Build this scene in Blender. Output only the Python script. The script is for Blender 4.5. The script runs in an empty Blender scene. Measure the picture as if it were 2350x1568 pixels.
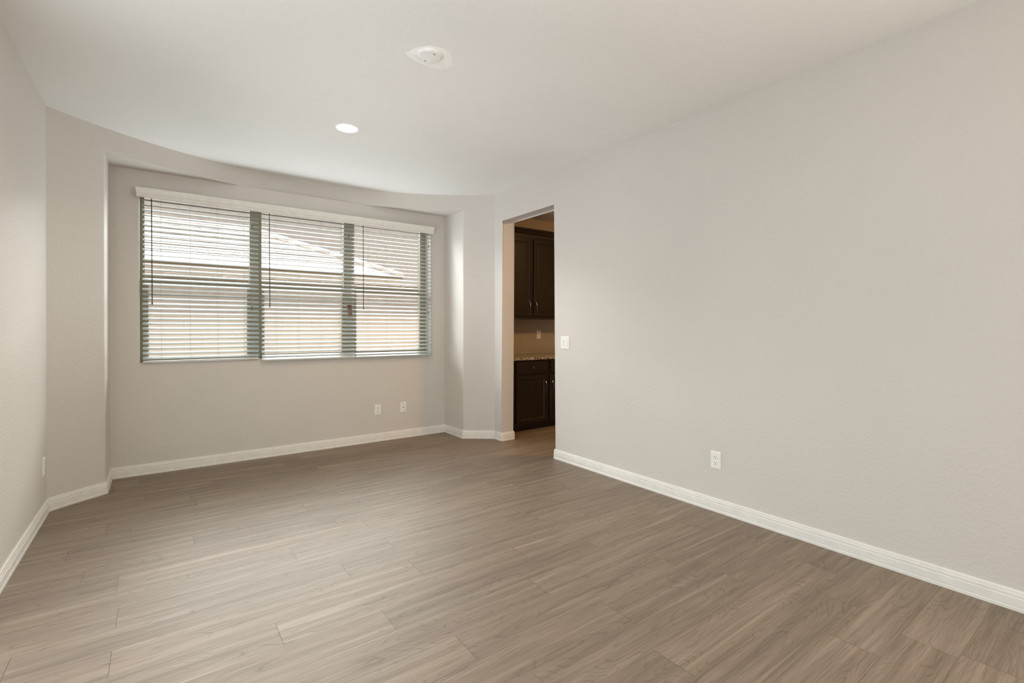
import bpy, bmesh, math, random
from mathutils import Vector, Matrix
PI = math.pi
random.seed(7)
S = bpy.context.scene
COL = S.collection

# ------------------------------------------------------------------ camera
cd = bpy.data.cameras.new('camera'); cam = bpy.data.objects.new('camera', cd); COL.objects.link(cam)
cam.location = (0, 0, 1.240)
cam.rotation_euler = (PI/2 - 0.0039, 0, -0.632)
cd.sensor_width = 36; cd.lens = 1104.62/2350*36; cd.shift_y = -25.5/2350
cd.clip_start = 0.02; cd.clip_end = 200
S.camera = cam
S.view_settings.view_transform = 'Standard'
S.view_settings.look = 'None'
S.view_settings.gamma = 1
S.view_settings.use_curve_mapping = False
S.view_settings.exposure = 0.05

# ------------------------------------------------------------------ sky, sun, added fill lamps
w = bpy.data.worlds.new('sky'); S.world = w; w.use_nodes = True
bg = w.node_tree.nodes['Background']
bg.inputs[0].default_value = (0.82, 0.94, 1.0, 1); bg.inputs[1].default_value = 0.52

def light(name, kind, loc, direction, energy, color, size=None, size_y=None, **kw):
    l = bpy.data.lights.new(name, kind); o = bpy.data.objects.new(name, l); COL.objects.link(o)
    o.location = loc; o.rotation_euler = Vector(direction).to_track_quat('-Z', 'Y').to_euler()
    l.energy = energy; l.color = color
    if kind == 'AREA':
        l.shape = 'RECTANGLE'; l.size = size; l.size_y = size_y
    for k, v in kw.items(): setattr(l, k, v)
    return o
light('sun', 'SUN', (0, 8, 12), (0.22, 0.14, -1), 5.0, (1.0, 0.95, 0.87), angle=0.01)
# unseen fill lamps added at the side and rear openings, out of the frame
light('left_fill', 'AREA', (-0.72, 1.3, 1.2), (1, 0, 0), 50, (0.86, 0.935, 1.0), 2.8, 2.2)
light('ceiling_fill', 'SPOT', (-0.75, 2.45, 0.12), (2.9, 1.3, 2.4), 85, (1.0, 0.95, 1.0), spot_size=1.1, spot_blend=1.0, shadow_soft_size=0.12)  # unseen spot added to brighten the ceiling near the window
light('right_fill', 'AREA', (3.12, -1.2, 1.2), (-1, 0.6, 0.1), 50, (1.0, 0.84, 0.74), 2.0, 2.2)
light('rear_fill', 'AREA', (1.2, -2.45, 0.85), (0, 1, 0.7), 22, (1.0, 0.97, 0.80), 3.3, 1.5)  # unseen lamp added behind the camera to lift the room
# added shapeless spots before the blinds, standing in for the window's daylight
for wx in (0.10, 0.65, 1.22, 1.79, 2.34):
    for wz in (1.20, 1.62, 2.00):
        light('window_fill', 'SPOT', (wx, 4.96, wz), (0, -1, 0.25), 2.4, (0.86, 0.945, 1.0), spot_size=3.14, spot_blend=0.25, shadow_soft_size=0.0)
# added unseen area lamp as extra sky, above what the window shows
light('sky_fill', 'AREA', (0.0, 13.9, 7.0), (0, -1.0, -0.35), 5800, (1.0, 0.985, 0.98), 26.0, 4.6)

# ------------------------------------------------------------------ measured room
Z = 2.743
XL, XR = -0.617, 3.041
YC = 5.134                      # flat wall in the recess
XB, XE = -0.329, 2.762          # recess sides
ZS = 2.575                      # recess soffit
CX, CY, R = (XL+XR)/2, 2.515, 2.684
TH = 0.160                      # right wall thickness
YG, YI, ZD = 4.339, 3.461, 2.436
YREAR = -2.5
KX = 5.6; KY0 = 1.2; KYW = 5.18
WX0, WX1, WZ0, WZ1 = -0.137, 2.576, 0.945, 2.43
YGL = 5.28                      # window frame front
def arc_y(x): return CY + math.sqrt(max(R*R-(x-CX)**2, 0))

# ------------------------------------------------------------------ materials
def newmat(name):
    m = bpy.data.materials.new(name); m.use_nodes = True
    nt = m.node_tree; return m, nt, nt.nodes['Principled BSDF']
def N(nt, t, **kw):
    n = nt.nodes.new(t)
    for k, v in kw.items(): setattr(n, k, v)
    return n
def setin(n, **kw):
    for k, v in kw.items(): n.inputs[k.replace('_', ' ')].default_value = v
def ramp(nt, src, stops):
    r = N(nt, 'ShaderNodeValToRGB'); nt.links.new(src, r.inputs[0])
    e = r.color_ramp.elements
    e[0].position, e[0].color = stops[0][0], (*stops[0][1], 1)
    e[1].position, e[1].color = stops[-1][0], (*stops[-1][1], 1)
    for p, c in stops[1:-1]:
        x = e.new(p); x.color = (*c, 1)
    return r
def plain(name, col, rough=0.5, metal=0.0, var=0.04, scale=18, bump=0.0, bscale=200, spec=0.5):
    m, nt, b = newmat(name)
    tc = N(nt, 'ShaderNodeTexCoord'); nz = N(nt, 'ShaderNodeTexNoise')
    setin(nz, Scale=scale, Detail=3.0); nt.links.new(tc.outputs['Object'], nz.inputs['Vector'])
    lo = tuple(c*(1-var) for c in col); hi = tuple(min(1, c*(1+var)) for c in col)
    r = ramp(nt, nz.outputs['Fac'], [(0.3, lo), (0.7, hi)])
    nt.links.new(r.outputs[0], b.inputs['Base Color'])
    setin(b, Roughness=rough, Metallic=metal); b.inputs['Specular IOR Level'].default_value = spec
    if bump:
        n2 = N(nt, 'ShaderNodeTexNoise'); setin(n2, Scale=bscale, Detail=2.0)
        nt.links.new(tc.outputs['Object'], n2.inputs['Vector'])
        bp = N(nt, 'ShaderNodeBump'); setin(bp, Strength=bump, Distance=0.002)
        nt.links.new(n2.outputs['Fac'], bp.inputs['Height']); nt.links.new(bp.outputs[0], b.inputs['Normal'])
    return m
def wallpaint(name, col, strength, rough=0.55, scale=60):
    """painted drywall with a sprayed, trowelled orange peel texture"""
    m, nt, b = newmat(name)
    g = N(nt, 'ShaderNodeNewGeometry')
    n0 = N(nt, 'ShaderNodeTexNoise'); setin(n0, Scale=1.6, Detail=2.0)
    nt.links.new(g.outputs['Position'], n0.inputs['Vector'])
    r = ramp(nt, n0.outputs['Fac'], [(0.3, tuple(c*0.985 for c in col)), (0.7, tuple(c*1.015 for c in col))])
    nt.links.new(r.outputs[0], b.inputs['Base Color']); setin(b, Roughness=rough)
    n1 = N(nt, 'ShaderNodeTexNoise'); setin(n1, Scale=scale, Detail=2.5, Distortion=0.35)
    nt.links.new(g.outputs['Position'], n1.inputs['Vector'])
    r1 = ramp(nt, n1.outputs['Fac'], [(0.44, (0, 0, 0)), (0.54, (1, 1, 1))])
    n2 = N(nt, 'ShaderNodeTexNoise'); setin(n2, Scale=scale*4, Detail=2.0)
    nt.links.new(g.outputs['Position'], n2.inputs['Vector'])
    mx = N(nt, 'ShaderNodeMath', operation='MULTIPLY_ADD'); mx.inputs[1].default_value = 0.25
    nt.links.new(n2.outputs['Fac'], mx.inputs[0]); nt.links.new(r1.outputs[0], mx.inputs[2])
    bp = N(nt, 'ShaderNodeBump'); setin(bp, Strength=strength, Distance=0.0012)
    nt.links.new(mx.outputs[0], bp.inputs['Height']); nt.links.new(bp.outputs[0], b.inputs['Normal'])
    return m

M = {}
M['wall'] = wallpaint('greige_paint', (0.64, 0.603, 0.555), 0.36)
M['kwall'] = wallpaint('kitchen_paint', (0.52, 0.43, 0.33), 0.25)
M['ceiling'] = wallpaint('ceiling_paint', (0.825, 0.815, 0.785), 0.36, 0.7, 45)
M['patch'] = plain('smooth_patch', (0.93, 0.925, 0.90), 0.6, bump=0.8, bscale=90)
M['trim'] = plain('white_trim', (0.80, 0.775, 0.72), 0.35)
M['valance'] = plain('valance_white', (0.78, 0.76, 0.69), 0.4)
M['plastic'] = plain('white_plastic', (0.84, 0.83, 0.79), 0.3)
M['slot'] = plain('dark_slot', (0.02, 0.02, 0.02), 0.5)
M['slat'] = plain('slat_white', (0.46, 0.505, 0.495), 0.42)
M['cord'] = plain('cord_beige', (0.42, 0.41, 0.34), 0.8)
M['wand'] = plain('wand_smoke', (0.035, 0.033, 0.028), 0.35)
M['vinyl'] = plain('tan_vinyl', (0.35, 0.32, 0.24), 0.45)
M['tag'] = plain('tag_paper', (0.17, 0.125, 0.10), 0.6)
M['tagred'] = plain('tag_red', (0.09, 0.012, 0.008), 0.6)
M['screw'] = plain('screw_grey', (0.22, 0.21, 0.19), 0.4, 0.6)
M['rail'] = plain('rail_underside', (0.62, 0.63, 0.58), 0.45)
M['nickel'] = plain('brushed_nickel', (0.27, 0.25, 0.22), 0.3, 1.0)
M['stucco'] = plain('mauve_stucco', (0.54, 0.485, 0.455), 0.9, var=0.09, scale=7, bump=0.6, bscale=40)
M['cream'] = plain('cream_stucco', (0.84, 0.745, 0.63), 0.9, var=0.05, scale=5, bump=0.5, bscale=40)
M['fascia'] = plain('brown_fascia', (0.20, 0.16, 0.11), 0.7)
M['tile'] = plain('roof_tile', (0.66, 0.61, 0.57), 0.8, var=0.25, scale=3)
M['gravel'] = plain('gravel', (0.40, 0.34, 0.27), 0.95, var=0.3, scale=60, bump=0.8, bscale=80)

def espresso():
    m, nt, b = newmat('espresso_wood')
    tc = N(nt, 'ShaderNodeTexCoord'); mp = N(nt, 'ShaderNodeMapping'); mp.inputs['Scale'].default_value = (18, 18, 1.2)
    nz = N(nt, 'ShaderNodeTexNoise'); setin(nz, Scale=4.0, Detail=4.0)
    nt.links.new(tc.outputs['Object'], mp.inputs[0]); nt.links.new(mp.outputs[0], nz.inputs['Vector'])
    r = ramp(nt, nz.outputs['Fac'], [(0.3, (0.008, 0.0045, 0.003)), (0.75, (0.017, 0.010, 0.0065))])
    nt.links.new(r.outputs[0], b.inputs['Base Color']); setin(b, Roughness=0.38)
    return m
M['espresso'] = espresso()
def granite():
    m, nt, b = newmat('speckled_granite')
    tc = N(nt, 'ShaderNodeTexCoord'); v = N(nt, 'ShaderNodeTexVoronoi'); setin(v, Scale=130.0)
    nt.links.new(tc.outputs['Object'], v.inputs['Vector'])
    sp = N(nt, 'ShaderNodeSeparateColor'); nt.links.new(v.outputs['Color'], sp.inputs[0])
    r = ramp(nt, sp.outputs[0], [(0.0, (0.03, 0.022, 0.016)), (0.38, (0.06, 0.045, 0.03)), (0.42, (0.42, 0.36, 0.28)), (1.0, (0.62, 0.56, 0.46))])
    nt.links.new(r.outputs[0], b.inputs['Base Color']); setin(b, Roughness=0.12)
    return m
M['granite'] = granite()
def subway():
    m, nt, b = newmat('subway_tile')
    g = N(nt, 'ShaderNodeNewGeometry'); sx = N(nt, 'ShaderNodeSeparateXYZ'); cx = N(nt, 'ShaderNodeCombineXYZ')
    nt.links.new(g.outputs['Position'], sx.inputs[0])
    ax = N(nt, 'ShaderNodeMath', operation='ADD'); ax.inputs[1].default_value = -4.028 + 0.634*8
    az = N(nt, 'ShaderNodeMath', operation='ADD'); az.inputs[1].default_value = -1.181 + 0.104*20
    nt.links.new(sx.outputs['X'], ax.inputs[0]); nt.links.new(sx.outputs['Z'], az.inputs[0])
    nt.links.new(ax.outputs[0], cx.inputs[0]); nt.links.new(az.outputs[0], cx.inputs[1])
    br = N(nt, 'ShaderNodeTexBrick'); nt.links.new(cx.outputs[0], br.inputs['Vector'])
    br.offset = 0.5; br.offset_frequency = 2
    setin(br, Scale=1.0, Mortar_Size=0.0025, Brick_Width=0.634, Row_Height=0.104, Mortar_Smooth=0.1)
    br.inputs['Color1'].default_value = (0.40, 0.36, 0.31, 1); br.inputs['Color2'].default_value = (0.37, 0.335, 0.29, 1)
    br.inputs['Mortar'].default_value = (0.45, 0.41, 0.36, 1)
    nt.links.new(br.outputs['Color'], b.inputs['Base Color']); setin(b, Roughness=0.16)
    bp = N(nt, 'ShaderNodeBump', invert=True); setin(bp, Strength=0.6, Distance=0.002)
    nt.links.new(br.outputs['Fac'], bp.inputs['Height']); nt.links.new(bp.outputs[0], b.inputs['Normal'])
    return m
M['subway'] = subway()
def blockwall():
    m, nt, b = newmat('cream_block')
    g = N(nt, 'ShaderNodeNewGeometry'); sx = N(nt, 'ShaderNodeSeparateXYZ'); cx = N(nt, 'ShaderNodeCombineXYZ')
    nt.links.new(g.outputs['Position'], sx.inputs[0])
    nt.links.new(sx.outputs['X'], cx.inputs[0]); nt.links.new(sx.outputs['Z'], cx.inputs[1])
    mp = N(nt, 'ShaderNodeMapping'); mp.inputs['Location'].default_value = (4.0, 4.0, 0); nt.links.new(cx.outputs[0], mp.inputs[0])
    br = N(nt, 'ShaderNodeTexBrick'); nt.links.new(mp.outputs[0], br.inputs['Vector'])
    setin(br, Scale=1.0, Mortar_Size=0.006, Brick_Width=0.406, Row_Height=0.20, Mortar_Smooth=0.3)
    br.inputs['Color1'].default_value = (0.76, 0.67, 0.585, 1); br.inputs['Color2'].default_value = (0.74, 0.65, 0.565, 1)
    br.inputs['Mortar'].default_value = (0.64, 0.55, 0.47, 1)
    nt.links.new(br.outputs['Color'], b.inputs['Base Color']); setin(b, Roughness=0.9)
    return m
M['block'] = blockwall()
def glass():
    m, nt, b = newmat('window_glass'); nt.nodes.remove(b)
    out = nt.nodes['Material Output']
    t = N(nt, 'ShaderNodeBsdfTransparent'); t.inputs[0].default_value = (0.96, 0.975, 0.965, 1)
    g = N(nt, 'ShaderNodeBsdfGlossy'); g.inputs['Roughness'].default_value = 0.02
    f = N(nt, 'ShaderNodeFresnel'); f.inputs[0].default_value = 1.18
    mx = N(nt, 'ShaderNodeMixShader')
    nt.links.new(f.outputs[0], mx.inputs[0]); nt.links.new(t.outputs[0], mx.inputs[1]); nt.links.new(g.outputs[0], mx.inputs[2])
    nt.links.new(mx.outputs[0], out.inputs[0])
    return m
M['glass'] = glass()
def emis(name, col, s):
    m, nt, b = newmat(name)
    setin(b, Roughness=0.4); b.inputs['Base Color'].default_value = (0.9, 0.88, 0.82, 1)
    b.inputs['Emission Color'].default_value = (*col, 1); b.inputs['Emission Strength'].default_value = s
    return m
M['bulb'] = emis('lit_lens', (1.0, 0.84, 0.62), 16)

def woodfloor():
    m, nt, b = newmat('wood_plank_floor')
    L = nt.links.new
    uv = N(nt, 'ShaderNodeUVMap', uv_map='plank')
    at = N(nt, 'ShaderNodeAttribute', attribute_name='tone')
    def mapped(sx, sy):
        mp = N(nt, 'ShaderNodeMapping'); mp.inputs['Scale'].default_value = (sx, sy, 1); L(uv.outputs[0], mp.inputs[0]); return mp.outputs[0]
    # slow field whose level lines make the cathedral grain and knots
    n1 = N(nt, 'ShaderNodeTexNoise'); setin(n1, Scale=1.0, Detail=2.0, Distortion=0.25, Roughness=0.35); L(mapped(1.5, 7.0), n1.inputs['Vector'])
    s = N(nt, 'ShaderNodeMath', operation='MULTIPLY'); s.inputs[1].default_value = 170; L(n1.outputs['Fac'], s.inputs[0])
    sn = N(nt, 'ShaderNodeMath', operation='SINE'); L(s.outputs[0], sn.inputs[0])
    grain = ramp(nt, sn.outputs[0], [(0.0, (0, 0, 0)), (0.80, (0.12, 0.12, 0.12)), (1.0, (1, 1, 1))])
    gm = N(nt, 'ShaderNodeTexNoise'); setin(gm, Scale=1.0, Detail=2.0); L(mapped(2.6, 14), gm.inputs['Vector'])
    gmr = ramp(nt, gm.outputs['Fac'], [(0.40, (0.10, 0.10, 0.10)), (0.60, (1, 1, 1))])
    gr = N(nt, 'ShaderNodeMath', operation='MULTIPLY'); L(grain.outputs[0], gr.inputs[0]); L(gmr.outputs[0], gr.inputs[1])
    # fine fibres
    n2 = N(nt, 'ShaderNodeTexNoise'); setin(n2, Scale=1.0, Detail=4.0, Roughness=0.6); L(mapped(5, 170), n2.inputs['Vector'])
    n3 = N(nt, 'ShaderNodeTexNoise'); setin(n3, Scale=1.0, Detail=3.0, Distortion=0.3); L(mapped(1.3, 26), n3.inputs['Vector'])
    # base
    base = ramp(nt, n3.outputs['Fac'], [(0.28, (0.184, 0.133, 0.090)), (0.50, (0.236, 0.175, 0.122)), (0.74, (0.300, 0.232, 0.168))])
    fib = N(nt, 'ShaderNodeMixRGB', blend_type='MULTIPLY'); fib.inputs[0].default_value = 1.0
    fr = ramp(nt, n2.outputs['Fac'], [(0.30, (0.74, 0.73, 0.72)), (0.62, (1.08, 1.08, 1.08))])
    L(base.outputs[0], fib.inputs[1]); L(fr.outputs[0], fib.inputs[2])
    gx = N(nt, 'ShaderNodeMixRGB', blend_type='MULTIPLY'); L(fib.outputs[0], gx.inputs[1]); gx.inputs[2].default_value = (0.55, 0.50, 0.46, 1)
    gf = N(nt, 'ShaderNodeMath', operation='MULTIPLY'); gf.inputs[1].default_value = 0.62; L(gr.outputs[0], gf.inputs[0]); L(gf.outputs[0], gx.inputs[0])
    # pale sapwood streaks
    n4 = N(nt, 'ShaderNodeTexNoise'); setin(n4, Scale=1.0, Detail=1.5); L(mapped(0.55, 17), n4.inputs['Vector'])
    sr = ramp(nt, n4.outputs['Fac'], [(0.655, (0, 0, 0)), (0.70, (1, 1, 1))])
    sf = N(nt, 'ShaderNodeMath', operation='MULTIPLY'); sf.inputs[1].default_value = 0.42; L(sr.outputs[0], sf.inputs[0])
    sm = N(nt, 'ShaderNodeMixRGB'); L(sf.outputs[0], sm.inputs[0]); L(gx.outputs[0], sm.inputs[1]); sm.inputs[2].default_value = (0.40, 0.32, 0.235, 1)
    # small dark pinholes
    vo = N(nt, 'ShaderNodeTexVoronoi'); setin(vo, Scale=2.4); L(uv.outputs[0], vo.inputs['Vector'])
    vr = ramp(nt, vo.outputs['Distance'], [(0.006, (0.25, 0.22, 0.2)), (0.010, (1, 1, 1))])
    pm = N(nt, 'ShaderNodeMixRGB', blend_type='MULTIPLY'); pm.inputs[0].default_value = 1; L(sm.outputs[0], pm.inputs[1]); L(vr.outputs[0], pm.inputs[2])
    # plank to plank tone
    tm = N(nt, 'ShaderNodeMixRGB', blend_type='MULTIPLY'); tm.inputs[0].default_value = 1
    tr = ramp(nt, at.outputs['Fac'], [(0.0, (0.90, 0.895, 0.885)), (1.0, (1.09, 1.085, 1.08))])
    L(pm.outputs[0], tm.inputs[1]); L(tr.outputs[0], tm.inputs[2]); L(tm.outputs[0], b.inputs['Base Color'])
    rr = ramp(nt, n2.outputs['Fac'], [(0.3, (0.58, 0.58, 0.58)), (0.7, (0.50, 0.50, 0.50))]); L(rr.outputs[0], b.inputs['Roughness'])
    b.inputs['Specular IOR Level'].default_value = 0.8
    bp = N(nt, 'ShaderNodeBump'); setin(bp, Strength=0.12, Distance=0.001)
    L(n2.outputs['Fac'], bp.inputs['Height']); L(bp.outputs[0], b.inputs['Normal'])
    return m
M['floor'] = woodfloor()
M['gap'] = plain('plank_gap', (0.09, 0.065, 0.045), 0.8)

# ------------------------------------------------------------------ mesh helpers
def obj(name, bm, mats, parent=None, smooth=False, loc=None, rot=None):
    bmesh.ops.recalc_face_normals(bm, faces=bm.faces) if not getattr(obj, 'keep', False) else None
    me = bpy.data.meshes.new(name); bm.to_mesh(me); bm.free()
    for m in (mats if isinstance(mats, (list, tuple)) else [mats]): me.materials.append(m)
    if smooth:
        for p in me.polygons: p.use_smooth = True
        try: me.set_sharp_from_angle(angle=math.radians(35))
        except Exception: pass
    o = bpy.data.objects.new(name, me); COL.objects.link(o)
    if parent: o.parent = parent
    if loc: o.location = loc
    if rot: o.rotation_euler = rot
    return o
def struct(name, bm, mats, parent=None, **kw):
    o = obj(name, bm, mats, parent, **kw)
    if not parent: o['kind'] = 'structure'
    return o
def tag(o, label, cat, group=None):
    o['label'] = label; o['category'] = cat
    if group: o['group'] = group
    return o
def thing(name, label, cat, loc=(0, 0, 0), rot=(0, 0, 0), group=None):
    o = bpy.data.objects.new(name, None); COL.objects.link(o); o.location = loc; o.rotation_euler = rot
    o.empty_display_size = 0.05
    return tag(o, label, cat, group)
def box(bm, x0, x1, y0, y1, z0, z1, bev=0.0, seg=2, mi=0):
    vs = [bm.verts.new((x, y, z)) for z in (z0, z1) for y in (y0, y1) for x in (x0, x1)]
    fs = [bm.faces.new([vs[i] for i in q]) for q in ((0, 2, 3, 1), (4, 5, 7, 6), (0, 1, 5, 4), (2, 6, 7, 3), (0, 4, 6, 2), (1, 3, 7, 5))]
    for f in fs: f.material_index = mi
    if bev:
        es = {e for f in fs for e in f.edges}
        bmesh.ops.bevel(bm, geom=list(es), offset=bev, segments=seg, affect='EDGES', profile=0.5)
def cyl(bm, p, r, h, axis='Z', seg=24, r2=None, mi=0):
    mt = {'Z': Matrix.Identity(4), 'Y': Matrix.Rotation(PI/2, 4, 'X'), 'X': Matrix.Rotation(PI/2, 4, 'Y')}[axis]
    r_ = bmesh.ops.create_cone(bm, cap_ends=True, segments=seg, radius1=r, radius2=r if r2 is None else r2, depth=h, matrix=Matrix.Translation(p) @ mt)
    for v in r_['verts']:
        for f in v.link_faces: f.material_index = mi
def lathe(bm, prof, seg=40, c=(0, 0, 0), mi=0):
    rings = []
    for r, z in prof:
        if r < 1e-6: rings.append([bm.verts.new((c[0], c[1], c[2]+z))])
        else: rings.append([bm.verts.new((c[0]+r*math.cos(2*PI*i/seg), c[1]+r*math.sin(2*PI*i/seg), c[2]+z)) for i in range(seg)])
    for a, b in zip(rings, rings[1:]):
        for i in range(seg):
            j = (i+1) % seg
            if len(a) == 1 and len(b) == 1: continue
            if len(a) == 1: f = bm.faces.new((a[0], b[i], b[j]))
            elif len(b) == 1: f = bm.faces.new((a[i], a[j], b[0]))
            else: f = bm.faces.new((a[i], a[j], b[j], b[i]))
            f.material_index = mi
def tube(bm, pts, r, seg=8):
    pts = [Vector(p) for p in pts]; rings = []
    for i, p in enumerate(pts):
        d = (pts[min(i+1, len(pts)-1)] - pts[max(i-1, 0)]).normalized()
        a = d.orthogonal().normalized() if i == 0 else (a - d*a.dot(d)).normalized()
        b = d.cross(a)
        rr = r[i] if isinstance(r, (list, tuple)) else r
        rings.append([bm.verts.new(p + (a*math.cos(2*PI*k/seg) + b*math.sin(2*PI*k/seg))*rr) for k in range(seg)])
    for q, s in zip(rings, rings[1:]):
        for k in range(seg): bm.faces.new((q[k], q[(k+1) % seg], s[(k+1) % seg], s[k]))
    bm.faces.new(rings[0][::-1]); bm.faces.new(rings[-1])
def poly(bm, pts, mi=0):
    f = bm.faces.new([bm.verts.new(p) for p in pts]); f.material_index = mi; return f

# ------------------------------------------------------------------ floor: individual planks, one mesh
def build_floor():
    bm = bmesh.new(); uvl = bm.loops.layers.uv.new('plank'); tone = bm.faces.layers.float.new('tone')
    Wd, Ln, y0 = 0.1759, 1.22, 1.52
    known = {0: 0.959, 1: 1.467, 2: 0.784, 3: 0.39, 4: 1.069, 5: 0.766, 6: -0.15, 7: 0.592, 8: -0.168, 9: -0.313,
             10: 0.158, 11: -0.41, 12: -0.146, 15: 0.18, -1: 1.614, -2: 2.302, -5: 2.19, -6: 1.2}
    k0 = math.floor((YREAR-0.1-y0)/Wd); k1 = math.ceil((5.45-y0)/Wd)
    for k in range(k0, k1):
        ya, yb = y0+k*Wd, y0+(k+1)*Wd
        off = known.get(k, random.uniform(0, Ln))
        x = off - math.ceil((off+4.8)/Ln)*Ln
        while x < KX+0.2:
            xa, xb = x, x+Ln
            ga, gb = 0.0006, 0.00025
            f = poly(bm, [(xa+ga, ya+gb, 0), (xb-ga, ya+gb, 0), (xb-ga, yb-gb, 0), (xa+ga, yb-gb, 0)])
            ou, ov = random.uniform(0, 60), random.uniform(0, 60)
            for l in f.loops: l[uvl].uv = (l.vert.co.x+ou, l.vert.co.y+ov)
            f[tone] = random.random()
            x += Ln
    poly(bm, [(-4.9, YREAR-0.2, -0.0012), (KX+1.5, YREAR-0.2, -0.0012), (KX+1.5, 5.5, -0.0012), (-4.9, 5.5, -0.0012)], 1)
    obj.keep = True
    o = struct('floor', bm, [M['floor'], M['gap']])
    obj.keep = False
build_floor()

# ------------------------------------------------------------------ ceiling and walls
bm = bmesh.new(); box(bm, -5.0, KX+0.3, YREAR-0.2, 5.55, Z, Z+0.15)  # unseen overhang past the left wall added to block sun at its opening
ceil = struct('ceiling', bm, M['ceiling'])
# smoother repaired patch round the blank cover
bm = bmesh.new()
pp = [(1.091, 2.463), (1.108, 2.41), (1.127, 2.366), (1.171, 2.324), (1.225, 2.312), (1.273, 2.320), (1.31, 2.365), (1.346, 2.427), (1.335, 2.47), (1.313, 2.497), (1.25, 2.512), (1.166, 2.503), (1.12, 2.485)]
vs = [bm.verts.new((x, y, Z-0.0012)) for x, y in pp]; vt = [bm.verts.new((x*1.0+(x-1.205)*0.06, y+(y-2.41)*0.06, Z)) for x, y in pp]
bm.faces.new(vs)
for i in range(len(pp)): bm.faces.new((vs[i], vs[(i+1) % len(pp)], vt[(i+1) % len(pp)], vt[i]))
obj('ceiling_patch', bm, M['patch'], ceil, smooth=True)

def bevel_sel(bm, test, off=0.014, seg=4):
    es = [e for e in bm.edges if len(e.link_faces) == 2 and test(e)]
    bmesh.ops.bevel(bm, geom=es, offset=off, segments=seg, affect='EDGES', profile=0.5, clamp_overlap=True)

# curved front wall with the recess cut into it
def build_far():
    bm = bmesh.new()
    xs = []
    def seq(a, b, n): return [a+(b-a)*i/n for i in range(n+1)]
    xl = seq(XL, XB, 5); xm = seq(XB, XE, 56); xr = seq(XE, XR, 5)
    allx = xl + xm[1:] + xr[1:]
    top, sof, bot = {}, {}, {}
    for x in allx:
        y = arc_y(x)
        top[x] = bm.verts.new((x, y, Z)); sof[x] = bm.verts.new((x, y, ZS))
        if x <= XB or x >= XE: bot[x] = bm.verts.new((x, y, 0))
    for a, b in zip(allx, allx[1:]):
        bm.faces.new((sof[a], sof[b], top[b], top[a]))
        if (a < XB and b <= XB) or (a >= XE): bm.faces.new((bot[a], bot[b], sof[b], sof[a]))
    # soffit / ledge strip between the arc and the flat wall
    back = {x: bm.verts.new((x, max(YC, arc_y(x)+0.03), ZS)) for x in xm}
    for a, b in zip(xm, xm[1:]): bm.faces.new((sof[a], sof[b], back[b], back[a]))
    for x in (XB, XE):
        c = bm.verts.new((x, YC, 0)); bm.faces.new((bot[x], sof[x], back[x], c))
    def t(e):
        a, b = e.verts
        va = all(abs(v.co.x-XB) < 1e-4 and abs(v.co.y-arc_y(XB)) < 1e-4 and v.co.z < ZS+1e-4 for v in (a, b))
        vb = all(abs(v.co.x-XE) < 1e-4 and abs(v.co.y-arc_y(XE)) < 1e-4 and v.co.z < ZS+1e-4 for v in (a, b))
        vc = all(abs(v.co.z-ZS) < 1e-4 and abs(v.co.y-arc_y(v.co.x)) < 1e-4 for v in (a, b)) and XB-1e-4 <= min(a.co.x, b.co.x) and max(a.co.x, b.co.x) <= XE+1e-4
        return va or vb or vc
    bevel_sel(bm, t, 0.012, 4)
    struct('wall_front', bm, M['wall'], smooth=True)
build_far()

# flat wall of the recess, with the window opening
def build_recess():
    bm = bmesh.new()
    xs = [XB-0.05, WX0, WX1, XE+0.05]; zs = [0, WZ0, WZ1, ZS]
    yb = 5.36
    fr = {(i, k): bm.verts.new((xs[i], YC, zs[k])) for i in range(4) for k in range(4)}
    bk = {(i, k): bm.verts.new((xs[i], yb, zs[k])) for i in range(4) for k in range(4)}
    for i in range(3):
        for k in range(3):
            if (i, k) == (1, 1): continue
            for q in (fr, bk): bm.faces.new((q[i, k], q[i+1, k], q[i+1, k+1], q[i, k+1]))
    for a, b in (((1, 1), (2, 1)), ((2, 1), (2, 2)), ((2, 2), (1, 2)), ((1, 2), (1, 1))): bm.faces.new((fr[a], fr[b], bk[b], bk[a]))
    for a, b in [((i, 0), (i+1, 0)) for i in range(3)] + [((i, 3), (i+1, 3)) for i in range(3)] + [((0, k), (0, k+1)) for k in range(3)] + [((3, k), (3, k+1)) for k in range(3)]:
        bm.faces.new((fr[a], fr[b], bk[b], bk[a]))
    ring = {fr[1, 1], fr[2, 1], fr[2, 2], fr[1, 2]}
    bevel_sel(bm, lambda e: e.verts[0] in ring and e.verts[1] in ring, 0.010, 4)
    struct('wall_recess', bm, M['wall'], smooth=True)
build_recess()

# right wall with the kitchen doorway
def build_right():
    bm = bmesh.new()
    out = [(-0.1, 0), (YI, 0), (YI, ZD), (YG, ZD), (YG, 0), (5.5, 0), (5.5, Z), (YREAR-0.1, Z), (YREAR-0.1, 0), (-2.3, 0), (-2.3, 2.44), (-0.1, 2.44)]  # second opening, behind the camera, added for the right fill lamp
    a = [bm.verts.new((XR, y, z)) for y, z in out]; b = [bm.verts.new((XR+TH, y, z)) for y, z in out]
    bm.faces.new(a); bm.faces.new(b[::-1])
    for i in range(12): bm.faces.new((a[i], a[(i+1) % 12], b[(i+1) % 12], b[i]))
    def t(e):
        p, q = [v.co for v in e.verts]
        same = abs(p.x-q.x) < 1e-5
        return same and all(YI-1e-4 <= c.y <= YG+1e-4 and c.z <= ZD+1e-4 for c in (p, q)) and (abs(p.y-q.y) > .5 or abs(p.z-q.z) > .5)
    bevel_sel(bm, t, 0.013, 4)
    bmesh.ops.triangulate(bm, faces=[f for f in bm.faces if len(f.verts) > 4])
    struct('wall_right', bm, M['wall'], smooth=True)
build_right()
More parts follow.
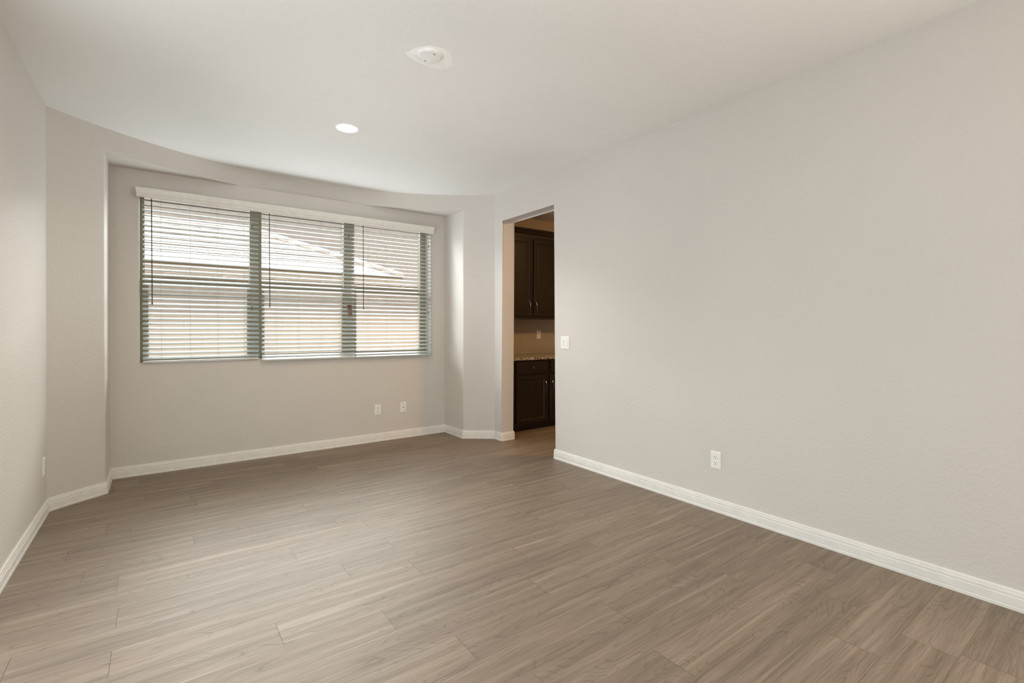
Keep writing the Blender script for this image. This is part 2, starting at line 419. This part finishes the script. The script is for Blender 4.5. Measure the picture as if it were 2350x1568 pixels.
bm = bmesh.new(); box(bm, XL-0.15, XL, 2.75, 5.5, 0, Z); box(bm, XL-0.15, XL, YREAR-0.1, -0.15, 0, Z); box(bm, XL-0.15, XL, -0.15, 2.75, 2.44, Z)  # wide opening added near the camera for the left fill lamp
struct('wall_left', bm, M['wall'])
# rear wall behind the camera with a wide opening added for the rear fill lamp
bm = bmesh.new()
box(bm, XL-0.15, -0.5, YREAR-0.15, YREAR, 0, Z); box(bm, 2.92, XR+TH, YREAR-0.15, YREAR, 0, Z); box(bm, -0.5, 2.92, YREAR-0.15, YREAR, 2.52, Z)
struct('wall_rear', bm, M['wall'])
# kitchen shell
bm = bmesh.new(); box(bm, XR+TH, KX+0.12, KYW, KYW+0.14, 0, Z); struct('wall_kitchen_far', bm, M['kwall'])
bm = bmesh.new(); box(bm, KX, KX+0.12, KY0, KYW, 0, Z); struct('wall_kitchen_side', bm, M['kwall'])
bm = bmesh.new(); box(bm, XR+TH, KX+0.12, KY0-0.12, KY0, 0, Z); struct('wall_kitchen_near', bm, M['kwall'])

# ------------------------------------------------------------------ baseboards: profile swept along the wall foot
PROF = [(0.0, 0.090), (0.006, 0.090), (0.0095, 0.086), (0.0105, 0.074), (0.0125, 0.0715), (0.0125, 0.064), (0.0112, 0.0615), (0.0112, 0.058), (0.0138, 0.0555),
        (0.0138, 0.021), (0.0122, 0.018), (0.0150, 0.014), (0.0150, 0.0), (0.0, 0.0)]
def sweep(name, path, normals_left=True):
    """path in plan; profile offset towards the room (right-hand side of the direction)"""
    P = [Vector(p) for p in path]; bm = bmesh.new(); rings = []
    n = len(P)
    for i in range(n):
        d0 = (P[i]-P[i-1]).normalized() if i else (P[1]-P[0]).normalized()
        d1 = (P[i+1]-P[i]).normalized() if i < n-1 else d0
        n0 = Vector((d0.y, -d0.x)); n1 = Vector((d1.y, -d1.x))
        m = (n0+n1).normalized(); k = 1/max(m.dot(n0), 0.3)
        rings.append([bm.verts.new((P[i].x+m.x*k*o, P[i].y+m.y*k*o, z+0.0002)) for o, z in PROF])
    for a, b in zip(rings, rings[1:]):
        for j in range(len(PROF)):
            jj = (j+1) % len(PROF); bm.faces.new((a[j], a[jj], b[jj], b[j]))
    bm.faces.new(rings[0]); bm.faces.new(rings[-1][::-1])
    return struct(name, bm, M['trim'])
def rnd(c, a, b, r=0.012):
    """three points rounding an outer corner c between directions a (in) and b (out)"""
    c = Vector(c); a = Vector(a).normalized(); b = Vector(b).normalized()
    p0 = c-a*r; p2 = c+b*r; return [tuple(p0), tuple((p0+p2)*0.5*0.45+c*0.55), tuple(p2)]
nA = 6
left_arc = [(XL+(XB-XL)*i/nA, arc_y(XL+(XB-XL)*i/nA)) for i in range(nA+1)]
right_arc = [(XE+(XR-XE)*i/nA, arc_y(XE+(XR-XE)*i/nA)) for i in range(nA+1)]
front_path = left_arc[:-1] + rnd(left_arc[-1], Vector(left_arc[-1])-Vector(left_arc[-2]), (0, 1)) + [(XB, YC), (XE, YC)] \
    + rnd(right_arc[0], (0, -1), Vector(right_arc[1])-Vector(right_arc[0])) + right_arc[1:-1]
yL, yR = arc_y(XL), arc_y(XR)
full = [(XL, YREAR), (XL, yL)]
sweep('baseboard_left', [(XL, 2.75), (XL, yL)])
sweep('baseboard_front', front_path + [(XR, yR)])
sweep('baseboard_doorway', [(XR, yR)] + rnd((XR, YG), (0, -1), (1, 0)) + rnd((XR+TH, YG), (1, 0), (0, 1)) + [(XR+TH, YG+0.05)])
sweep('baseboard_right', [(XR+TH, YI-0.05)] + rnd((XR+TH, YI), (0, 1), (-1, 0)) + rnd((XR, YI), (-1, 0), (0, -1)) + [(XR, -0.1)])

# ------------------------------------------------------------------ windows (three tan single-hung units)
def window(n, x0, x1, ux0, ux1, lx0, lx1):
    y0, y1 = YGL, YGL+0.06
    bm = bmesh.new()
    zb, zt = WZ0, WZ1
    box(bm, x0, ux0, y0, y1, zb, zt); box(bm, ux1, x1, y0, y1, zb, zt)
    box(bm, ux0, ux1, y0, y1, zt-0.022, zt); box(bm, ux0, ux1, y0, y1, zb, zb+0.02)
    # thin steps on the upper frame
    for xx in (ux0, ux1-0.006): box(bm, xx, xx+0.006, y0+0.012, y1-0.01, 1.68, zt-0.022)
    o = struct('window_%d' % n, bm, M['vinyl'])
    bm = bmesh.new()
    zr0, zr1 = 1.638, 1.688
    box(bm, ux0, lx0, y0-0.004, y0+0.03, zb+0.02, zr1, 0.002, 1); box(bm, lx1, ux1, y0-0.004, y0+0.03, zb+0.02, zr1, 0.002, 1)
    box(bm, lx0, lx1, y0-0.004, y0+0.03, zr0, zr1, 0.002, 1); box(bm, lx0, lx1, y0-0.004, y0+0.03, zb+0.02, zb+0.045, 0.002, 1)
    s = obj('lower_sash', bm, M['vinyl'], o)
    bm = bmesh.new(); box(bm, lx0, lx1, y0+0.010, y0+0.014, zb+0.045, zr0); obj('window_pane', bm, M['glass'], s)
    bm = bmesh.new(); box(bm, ux0, ux1, y0+0.040, y0+0.044, zr1-0.02, zt-0.022); obj('window_pane', bm, M['glass'], o)
    bm = bmesh.new(); box(bm, (x0+x1)/2-0.03, (x0+x1)/2+0.03, y0-0.012, y0-0.004, zr1-0.02, zr1-0.004, 0.002, 1); obj('sash_lock', bm, M['vinyl'], o)
window(1, WX0, 0.761, -0.110, 0.716, -0.077, 0.684)
window(2, 0.761, 1.670, 0.807, 1.620, 0.836, 1.590)
window(3, 1.670, WX1, 1.720, 2.519, 1.746, 2.501)

# ------------------------------------------------------------------ blinds
def blind(label, x0, x1, yc, theta, zrail, ladders, wandx, cordx, stops, railtilt, railm):
    t = thing('window_blind', label, 'blind', (x0, yc, zrail), group='white faux wood blinds across the window')
    o0 = Vector((x0, yc, zrail))
    def place(o): o.location = -o0; return o      # parts are modelled in room coordinates
    bm = bmesh.new(); w2 = 0.025; zb = zrail + 0.032
    zs = [zb + (2.331-zb)*i/32 for i in range(33)]
    for i, z in enumerate(zs):
        th = theta + random.uniform(-0.012, 0.012)
        jit = random.uniform(-0.0015, 0.0015); sag = random.uniform(-0.001, 0.001)
        ring = []
        for s in (-1, -0.5, 0, 0.5, 1):
            c = 0.0016*(1-s*s)
            ring.append((s*w2, c+0.0017))
        for s in (1, 0.5, 0, -0.5, -1):
            c = 0.0016*(1-s*s)
            ring.append((s*w2, c-0.0017))
        ct, st = math.cos(th), math.sin(th)
        pa = [bm.verts.new((x0+jit, yc+u*ct-v*st, z+u*st+v*ct)) for u, v in ring]
        pb = [bm.verts.new((x1+jit, yc+u*ct-v*st, z+u*st+v*ct+sag)) for u, v in ring]
        n = len(ring)
        for k in range(n): bm.faces.new((pa[k], pa[(k+1) % n], pb[(k+1) % n], pb[k]))
        bm.faces.new(pa[::-1]); bm.faces.new(pb)
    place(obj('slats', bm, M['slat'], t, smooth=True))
    # bottom rail, tilted like the slats
    bm = bmesh.new(); box(bm, x0, x1, -0.025, 0.025, -0.008, 0.008, 0.003, 2)
    for v in bm.verts:
        y, z_ = v.co.y, v.co.z; ct, st = math.cos(railtilt), math.sin(railtilt)
        v.co.y = y*ct - z_*st + yc; v.co.z = y*st + z_*ct + zrail
    place(obj('bottom_rail', bm, railm, t))
    bm = bmesh.new(); box(bm, x0, x1, yc-0.028, yc+0.028, 2.362, 2.402, 0.002, 1); place(obj('headrail', bm, M['valance'], t))
    yf = yc-0.0262*math.cos(theta)
    for lx in ladders:
        bm = bmesh.new()
        zt = 2.364
        lx_ = lx
        tube(bm, [(lx_, yf, zt), (lx_+0.0005, yf, (zt+zrail)/2), (lx_+0.002, yf, zrail+0.004)], 0.0008, 5)
        tube(bm, [(lx_+0.001, yc+0.0262*math.cos(theta), zt), (lx_+0.001, yc+0.0262*math.cos(theta), zrail+0.014)], 0.0008, 5)
        place(obj('ladder_cord', bm, M['cord'], t))
    bm = bmesh.new(); tube(bm, [(wandx, yf-0.012, 2.338), (wandx+0.003, yf-0.013, 1.455)], 0.0037, 6)
    tube(bm, [(wandx, yf-0.012, 2.338), (wandx, yf-0.004, 2.356)], 0.0025, 6); cyl(bm, (wandx+0.003, yf-0.013, 1.452), 0.0052, 0.018, seg=8)
    place(obj('tilt_wand', bm, M['wand'], t))
    bm = bmesh.new(); tube(bm, [(cordx, yf-0.006, 2.364), (cordx+0.001, yf-0.006, 1.44)], 0.0010, 5)
    cj = place(obj('lift_cord', bm, M['cord'], t))
    for (sx, sz) in stops:
        bm = bmesh.new(); cyl(bm, (cordx, yf-0.006, sz), 0.0035, 0.014, seg=8, r2=0.005); cyl(bm, (cordx, yf-0.006, sz-0.018), 0.0045, 0.014, seg=8, r2=0.0035)
        obj('cord_stop', bm, M['wand'], cj)
    return t
BL = 'white horizontal slat blind '
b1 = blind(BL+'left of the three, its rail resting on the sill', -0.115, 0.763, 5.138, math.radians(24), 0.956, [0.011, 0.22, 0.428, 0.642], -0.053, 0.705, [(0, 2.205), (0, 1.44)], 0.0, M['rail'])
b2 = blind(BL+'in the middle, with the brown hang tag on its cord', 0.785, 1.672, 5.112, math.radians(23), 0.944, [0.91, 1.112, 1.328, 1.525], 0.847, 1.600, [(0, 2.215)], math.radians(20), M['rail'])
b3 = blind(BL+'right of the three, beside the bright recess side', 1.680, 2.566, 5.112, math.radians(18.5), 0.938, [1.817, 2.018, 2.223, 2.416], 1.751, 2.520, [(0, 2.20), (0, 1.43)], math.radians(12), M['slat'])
# hang tag on the middle blind's cord
t = thing('hang_tag', 'small brown paper tag with dark red band hanging on middle blind', 'tag', (1.583, 5.076, 1.475))
bm = bmesh.new()
def slab(bm, q, y0, y1):
    a = [bm.verts.new((x, y0, z)) for x, z in q]; b = [bm.verts.new((x, y1, z)) for x, z in q]; n = len(q)
    bm.faces.new(a); bm.faces.new(b[::-1])
    for i in range(n): bm.faces.new((a[i], a[(i+1) % n], b[(i+1) % n], b[i]))
slab(bm, [(0.0, 0.012), (0.044, 0.012), (0.047, -0.012), (0.055, -0.108), (0.014, -0.108), (0.004, -0.02)], 0, 0.0008); obj('paper', bm, M['tag'], t)
bm = bmesh.new(); slab(bm, [(0.001, 0.004), (0.044, 0.004), (0.045, -0.009), (0.002, -0.009)], -0.0006, 0); obj('red_band', bm, M['tagred'], t)
bm = bmesh.new(); slab(bm, [(0.014, -0.018), (0.020, -0.014), (0.030, -0.014), (0.036, -0.018), (0.034, -0.026), (0.016, -0.026)], -0.0006, 0); obj('printed_mark', bm, M['tagred'], t)

# valance
bm = bmesh.new()
pr = [(0.0, 0.0), (0.085, 0.0), (0.090, -0.004), (0.090, -0.016), (0.083, -0.022), (0.080, -0.045), (0.075, -0.052), (0.078, -0.058), (0.078, -0.066), (0.071, -0.072), (0.068, -0.079), (0.060, -0.080), (0.060, -0.008), (0.0, -0.008)]
vx0, vx1, vz = -0.152, 2.574, 2.418
def vend(x, e):   # ends returned to the wall
    return [bm.verts.new((x + e*(o-0.07)*0.35, YC-0.001-o, vz+z)) for o, z in pr]
a = vend(vx0, -1); b = vend(vx1, 1); n = len(pr)
for i in range(n): bm.faces.new((a[i], a[(i+1) % n], b[(i+1) % n], b[i]))
bm.faces.new(a[::-1]); bm.faces.new(b)
va = obj('window_valance', bm, M['valance']); tag(va, 'long off-white moulded valance above the three window blinds', 'valance')

# ------------------------------------------------------------------ wall plates (built facing -Y)
def plate_thing(name, label, cat, loc, rz, wd=0.072, ht=0.118, group=None):
    t = thing(name, label, cat, loc, (0, 0, rz), group)
    bm = bmesh.new(); w2, h2 = wd/2, ht/2
    b = [bm.verts.new((x, 0, z)) for x, z in ((-w2, -h2), (w2, -h2), (w2, h2), (-w2, h2))]
    m_ = [bm.verts.new((x, -0.0035, z)) for x, z in ((-w2, -h2), (w2, -h2), (w2, h2), (-w2, h2))]
    i_ = 0.0045; f = [bm.verts.new((x, -0.0065, z)) for x, z in ((-w2+i_, -h2+i_), (w2-i_, -h2+i_), (w2-i_, h2-i_), (-w2+i_, h2-i_))]
    bm.faces.new(f); bm.faces.new(b[::-1])
    for q, s in ((b, m_), (m_, f)):
        for k in range(4): bm.faces.new((q[k], q[(k+1) % 4], s[(k+1) % 4], s[k]))
    obj('plate', bm, M['plastic'], t); return t
def outlet(label, loc, rz, group='duplex outlets low on the walls'):
    t = plate_thing('wall_outlet', label, 'outlet', loc, rz, group=group)
    for s in (1, -1):
        bm = bmesh.new(); cyl(bm, (0, -0.0075, s*0.0195), 0.0168, 0.003, 'Y', 28)
        for v in bm.verts: v.co.z = s*0.0195 + max(-0.0135, min(0.0135, v.co.z-s*0.0195))
        r = obj('receptacle', bm, M['plastic'], t)
        bm = bmesh.new()
        box(bm, -0.0078, -0.0052, -0.0094, -0.0089, s*0.0195+0.0005, s*0.0195+0.0090); box(bm, 0.0052, 0.0078, -0.0094, -0.0089, s*0.0195+0.0015, s*0.0195+0.0085)
        cyl(bm, (0, -0.0091, s*0.0195-0.0075), 0.0030, 0.0008, 'Y', 12)
        obj('slots', bm, M['slot'], r)
    bm = bmesh.new(); cyl(bm, (0, -0.0070, 0), 0.0028, 0.0015, 'Y', 12); obj('screw', bm, M['plastic'], t)
    return t
outlet('white duplex outlet below the window, left of the cable jack', (1.931, YC, 0.346), 0)
outlet('white duplex outlet low on the long right wall', (XR, 1.812, 0.348), -PI/2)
outlet('white outlet on the left wall seen almost edge-on', (XL, 4.350, 0.335), PI/2)
def jack(label, loc, cat='jack'):
    t = plate_thing('cable_jack', label, cat, loc, 0)
    bm = bmesh.new(); cyl(bm, (0, -0.0090, 0), 0.0062, 0.006, 'Y', 6); obj('connector', bm, M['screw'], t)
    for s in (1, -1):
        bm = bmesh.new(); cyl(bm, (0, -0.0070, s*0.042), 0.0030, 0.0015, 'Y', 12); obj('screw', bm, M['screw'], t)
jack('white cable jack plate below the window, nearer the corner', (2.228, YC, 0.347))
jack('pale jack plate on the kitchen backsplash', (4.243, KYW-0.012, 1.156))
t = plate_thing('light_switch', 'white double light switch plate beside the kitchen doorway', 'switch', (XR, 3.316, 1.108), -PI/2, 0.116, 0.118)
bm = bmesh.new(); box(bm, -0.034, 0.040, -0.0078, -0.006, -0.0345, 0.0345, 0.001, 1); obj('switch_insert', bm, M['plastic'], t)
bm = bmesh.new(); box(bm, -0.015, -0.012, -0.0084, -0.0076, -0.030, 0.030); obj('slider_slot', bm, M['screw'], t)
bm = bmesh.new()
vsr = [bm.verts.new(p) for p in ((0.002, -0.0076, -0.030), (0.032, -0.0076, -0.030), (0.032, -0.0076, 0.030), (0.002, -0.0076, 0.030), (0.003, -0.0128, -0.029), (0.031, -0.0128, -0.029), (0.031, -0.0092, 0.029), (0.003, -0.0092, 0.029))]
for q in ((0, 1, 2, 3), (4, 5, 6, 7), (0, 1, 5, 4), (1, 2, 6, 5), (2, 3, 7, 6), (3, 0, 4, 7)): bm.faces.new([vsr[i] for i in q])
obj('rocker', bm, M['plastic'], t)

# ------------------------------------------------------------------ ceiling fittings
t = thing('recessed_light', 'lit round recessed downlight in the ceiling in front of window', 'light', (1.137, 3.648, Z))
bm = bmesh.new(); lathe(bm, [(0.094, 0.0), (0.094, -0.002), (0.088, -0.005), (0.078, -0.004), (0.074, -0.0015), (0.074, 0.0)], 48); obj('trim_ring', bm, M['plastic'], t, smooth=True)
bm = bmesh.new(); lathe(bm, [(0.0737, -0.0005), (0.0725, -0.0022), (0.05, -0.0032), (0.0, -0.0036)], 48); obj('lens', bm, M['bulb'], t, smooth=True)
light('recessed_lamp', 'SPOT', (1.137, 3.648, 2.72), (0, 0, -1), 24, (1.0, 0.85, 0.55), spot_size=2.7, spot_blend=0.6, shadow_soft_size=0.0)
light('kitchen_downlight', 'AREA', (4.25, 2.7, 2.70), (0, 0.25, -1), 29, (1.0, 0.57, 0.22), 0.3, 0.3)
t = thing('ceiling_cover', 'round white blank cover plate screwed to the ceiling', 'cover plate', (1.200, 2.402, Z))
bm = bmesh.new(); lathe(bm, [(0.066, -0.001), (0.0665, -0.006), (0.064, -0.0125), (0.059, -0.0155), (0.052, -0.0165), (0.0, -0.0170)], 48); obj('cover_disc', bm, M['plastic'], t, smooth=True)
for sx, sy in ((0.006, -0.043), (-0.007, 0.042)):
    bm = bmesh.new(); lathe(bm, [(0.0042, -0.0165), (0.0040, -0.0182), (0.0, -0.0190)], 14, (sx, sy, 0)); obj('screw', bm, M['screw'], t, smooth=True)

# ------------------------------------------------------------------ kitchen
FY, UY, CZ = 4.575, 4.85, 0.890
def door_mesh(x0, x1, z0, z1, y, st=0.052):
    """shaker / raised frame door, front face at y"""
    bm = bmesh.new(); loops = []
    spec = [(0, 0.0), (0, -0.016), (0.003, -0.019), (st-0.010, -0.019), (st-0.004, -0.0155), (st, -0.011), (st+0.012, -0.011), (st+0.030, -0.0125)]
    for ins, dy in spec: loops.append([bm.verts.new((x, y+0.019+dy, z)) for x, z in ((x0+ins, z0+ins), (x1-ins, z0+ins), (x1-ins, z1-ins), (x0+ins, z1-ins))])
    for a, b in zip(loops, loops[1:]):
        for k in range(4): bm.faces.new((a[k], a[(k+1) % 4], b[(k+1) % 4], b[k]))
    bm.faces.new(loops[0][::-1]); bm.faces.new(loops[-1]); return bm
def pull(parent, x, zc, y, L=0.13):
    bm = bmesh.new(); pts = []
    for i in range(13):
        u = i/12*2-1; pts.append((x, y-0.004-0.022*math.cos(u*PI/2)**0.8 if abs(u) < 1 else y-0.002, zc+u*L/2))
    tube(bm, pts, [0.0045-0.0012*math.cos((i/12*2-1)*PI/2) if 0 < i < 12 else 0.006 for i in range(13)], 8)
    for s in (-1, 1): cyl(bm, (x, y-0.003, zc+s*L/2), 0.008, 0.004, 'Y', 12)
    obj('handle', bm, M['nickel'], parent, smooth=True)
def base_cab(label, x0, x1, dx0, dx1, hx):
    t = thing('base_cabinet', label, 'cabinet', ((x0+x1)/2, FY+0.3, 0), group='dark base cabinets in the kitchen')
    o = Vector(t.location)
    bm = bmesh.new(); box(bm, x0+0.001, x1-0.001, FY, KYW-0.015, 0.085, CZ-0.032); box(bm, x0+0.001, x1-0.001, FY+0.07, KYW-0.015, 0.001, 0.085)
    b = obj('cabinet_body', bm, M['espresso'], t); b.location = -o
    d = obj('cabinet_door', door_mesh(dx0, dx1, 0.100, 0.666, FY-0.020), M['espresso'], t); d.location = -o
    pull(d, hx, 0.520, FY-0.020)
    bm = bmesh.new(); box(bm, dx0, dx1, FY-0.020, FY-0.001, 0.694, 0.832, 0.004, 2)
    d = obj('drawer', bm, M['espresso'], t); d.location = -o
    bm = bmesh.new(); lathe(bm, [(0.006, 0), (0.005, 0.012), (0.010, 0.017), (0.0145, 0.022), (0.013, 0.027), (0.0, 0.030)], 20)
    bmesh.ops.rotate(bm, verts=bm.verts, cent=(0, 0, 0), matrix=Matrix.Rotation(PI/2, 3, 'X'))
    bmesh.ops.translate(bm, verts=bm.verts, vec=((dx0+dx1)/2, FY-0.020, 0.765)); obj('knob', bm, M['nickel'], d, smooth=True)
base_cab('dark espresso base cabinet, left one seen through the doorway', XR+TH, 3.905, 3.402, 3.877, 3.852)
base_cab('dark espresso base cabinet, right one partly behind the wall', 3.905, 4.52, 3.934, 4.49, 3.960)
bm = bmesh.new(); box(bm, XR+TH+0.002, 4.60, FY-0.03, KYW-0.014, CZ-0.031, CZ, 0.006, 3)
o = obj('countertop', bm, M['granite']); tag(o, 'speckled granite countertop over the dark base cabinets', 'countertop')
def upper_cab(label, x0, x1, dx0, dx1, hx):
    t = thing('wall_cabinet', label, 'cabinet', ((x0+x1)/2, UY+0.16, 1.36), group='dark wall cabinets in the kitchen')
    o = Vector(t.location)
    bm = bmesh.new(); box(bm, x0+0.001, x1-0.001, UY, KYW-0.002, 1.368, 2.43); b = obj('cabinet_body', bm, M['espresso'], t); b.location = -o
    d = obj('cabinet_door', door_mesh(dx0, dx1, 1.400, 2.385, UY-0.020), M['espresso'], t); d.location = -o
    pull(d, hx, 1.51, UY-0.020, 0.16)
upper_cab('dark wall cabinet above the counter, left one in the doorway', XR+TH, 3.862, 3.38, 3.838, 3.812)
upper_cab('dark wall cabinet above the counter, right one in the doorway', 3.862, 4.50, 3.890, 4.47, 3.918)
bm = bmesh.new()
cp = [(0.0, 0.0), (0.012, 0.0), (0.014, 0.010), (0.020, 0.018), (0.026, 0.022), (0.030, 0.034), (0.040, 0.048), (0.050, 0.058), (0.054, 0.066), (0.054, 0.080), (0.0, 0.080)]
a = [bm.verts.new((XR+TH+0.002, UY-0.001-o_, 2.432+z)) for o_, z in cp]; b = [bm.verts.new((4.51, UY-0.001-o_, 2.432+z)) for o_, z in cp]
for i in range(len(cp)): bm.faces.new((a[i], a[(i+1) % len(cp)], b[(i+1) % len(cp)], b[i]))
bm.faces.new(a[::-1]); bm.faces.new(b)
for v in bm.verts: pass
o = obj('crown_molding', bm, M['espresso']); tag(o, 'dark crown molding along the top of the wall cabinets', 'molding')
bm = bmesh.new(); box(bm, XR+TH+0.001, KX-0.001, KYW-0.012, KYW-0.001, CZ+0.001, 1.366); struct('trim_1', bm, M['subway'])

# ------------------------------------------------------------------ outdoors
bm = bmesh.new(); box(bm, -12, 24, 5.37, 30, -0.35, -0.15); struct('ground', bm, M['gravel'])
bm = bmesh.new(); box(bm, -8, 16, 7.8, 7.95, -0.15, 1.40); box(bm, -8, 16, 7.785, 7.965, 1.40, 1.445)
o = obj('block_wall', bm, M['block']); tag(o, 'cream concrete block garden wall outside the window', 'garden wall')
t = thing('neighbor_house', 'stucco house with tiled roof behind the garden wall', 'house', (3, 12, -0.15))
o0 = Vector(t.location)
def np_(name, bm, m, **kw):
    o = obj(name, bm, m, t, **kw); o.location = -o0; return o
bm = bmesh.new(); box(bm, -3, 18, 14, 14.2, -0.15, 4.5); np_('upper_wall', bm, M['stucco'])
bm = bmesh.new(); box(bm, -2.5, 9, 9.75, 9.9, -0.15, 2.05); np_('lower_wall', bm, M['stucco'])
bm = bmesh.new(); box(bm, -2.5, 4.43, 10.42, 10.6, 2.0, 2.40); np_('cream_wall', bm, M['cream'])
bm = bmesh.new(); box(bm, -2.5, 9, 9.5, 9.56, 2.02, 2.12); box(bm, -2.5, 9, 9.56, 9.9, 2.05, 2.08); np_('fascia', bm, M['fascia'])
xx = 0.165-0.81*3
while xx < 9:
    bm = bmesh.new()
    tube(bm, [(xx+0.1*math.cos(a_), 9.49, 2.105+0.032*math.sin(a_)) for a_ in [PI*i/8 for i in range(9)]], 0.005, 6)  # sparse arcs shaped as the sunlit glints on the eave tile ends
    xx += 0.81
    np_('eave_tile_glint', bm, M['tile'])
# main tiled roof slope with a hip on the right
def roof():
    bm = bmesh.new()
    y0, y1, z0, z1 = 10.35, 12.5, 2.38, 3.44
    rows = 7; per = 0.28
    for r in range(rows):
        ya = y0+(y1-y0)*r/rows; yb = y0+(y1-y0)*(r+1)/rows + 0.05
        za = z0+(z1-z0)*r/rows + 0.027; zb = z0+(z1-z0)*(r+1)/rows + 0.022
        lim = 4.5-(ya-y0)*1.25; n = int((lim+2.8)/per*8)
        pa, pb, pc = [], [], []
        for i in range(n+1):
            x = -2.8+(lim+2.8)*i/n; wv = 0.0015*math.sin(2*PI*x/per)
            lx = min(x, 4.5-(yb-y0)*1.25)
            pa.append(bm.verts.new((x, ya, za+wv))); pb.append(bm.verts.new((lx, yb, zb+wv*0.8))); pc.append(bm.verts.new((x, ya+0.004, za+wv-0.006)))
        for i in range(n):
            bm.faces.new((pa[i], pa[i+1], pb[i+1], pb[i])); bm.faces.new((pc[i], pc[i+1], pa[i+1], pa[i]))
    np_('roof', bm, M['tile'], smooth=True)
    bm = bmesh.new()
    hx = 4.5-(y1-y0)*1.25
    k = 14
    for i in range(k):
        u0, u1 = i/k, (i+1)/k+0.02
        p = Vector((4.5, y0, z0+0.08)); q = Vector((hx, y1, z1+0.08))
        tube(bm, [p.lerp(q, u0), p.lerp(q, u1)], [0.055, 0.045], 10)
    for i in range(13):
        xa = hx-i*0.36; tube(bm, [(xa, y1, z1+0.07), (xa-0.38, y1, z1+0.07)], [0.055, 0.045], 10)
    np_('ridge_caps', bm, M['tile'], smooth=True)
    bm = bmesh.new(); box(bm, -2.8, 4.48, y0, y0+0.03, z0-0.005, z0+0.025); np_('eave_board', bm, M['fascia'])
roof()
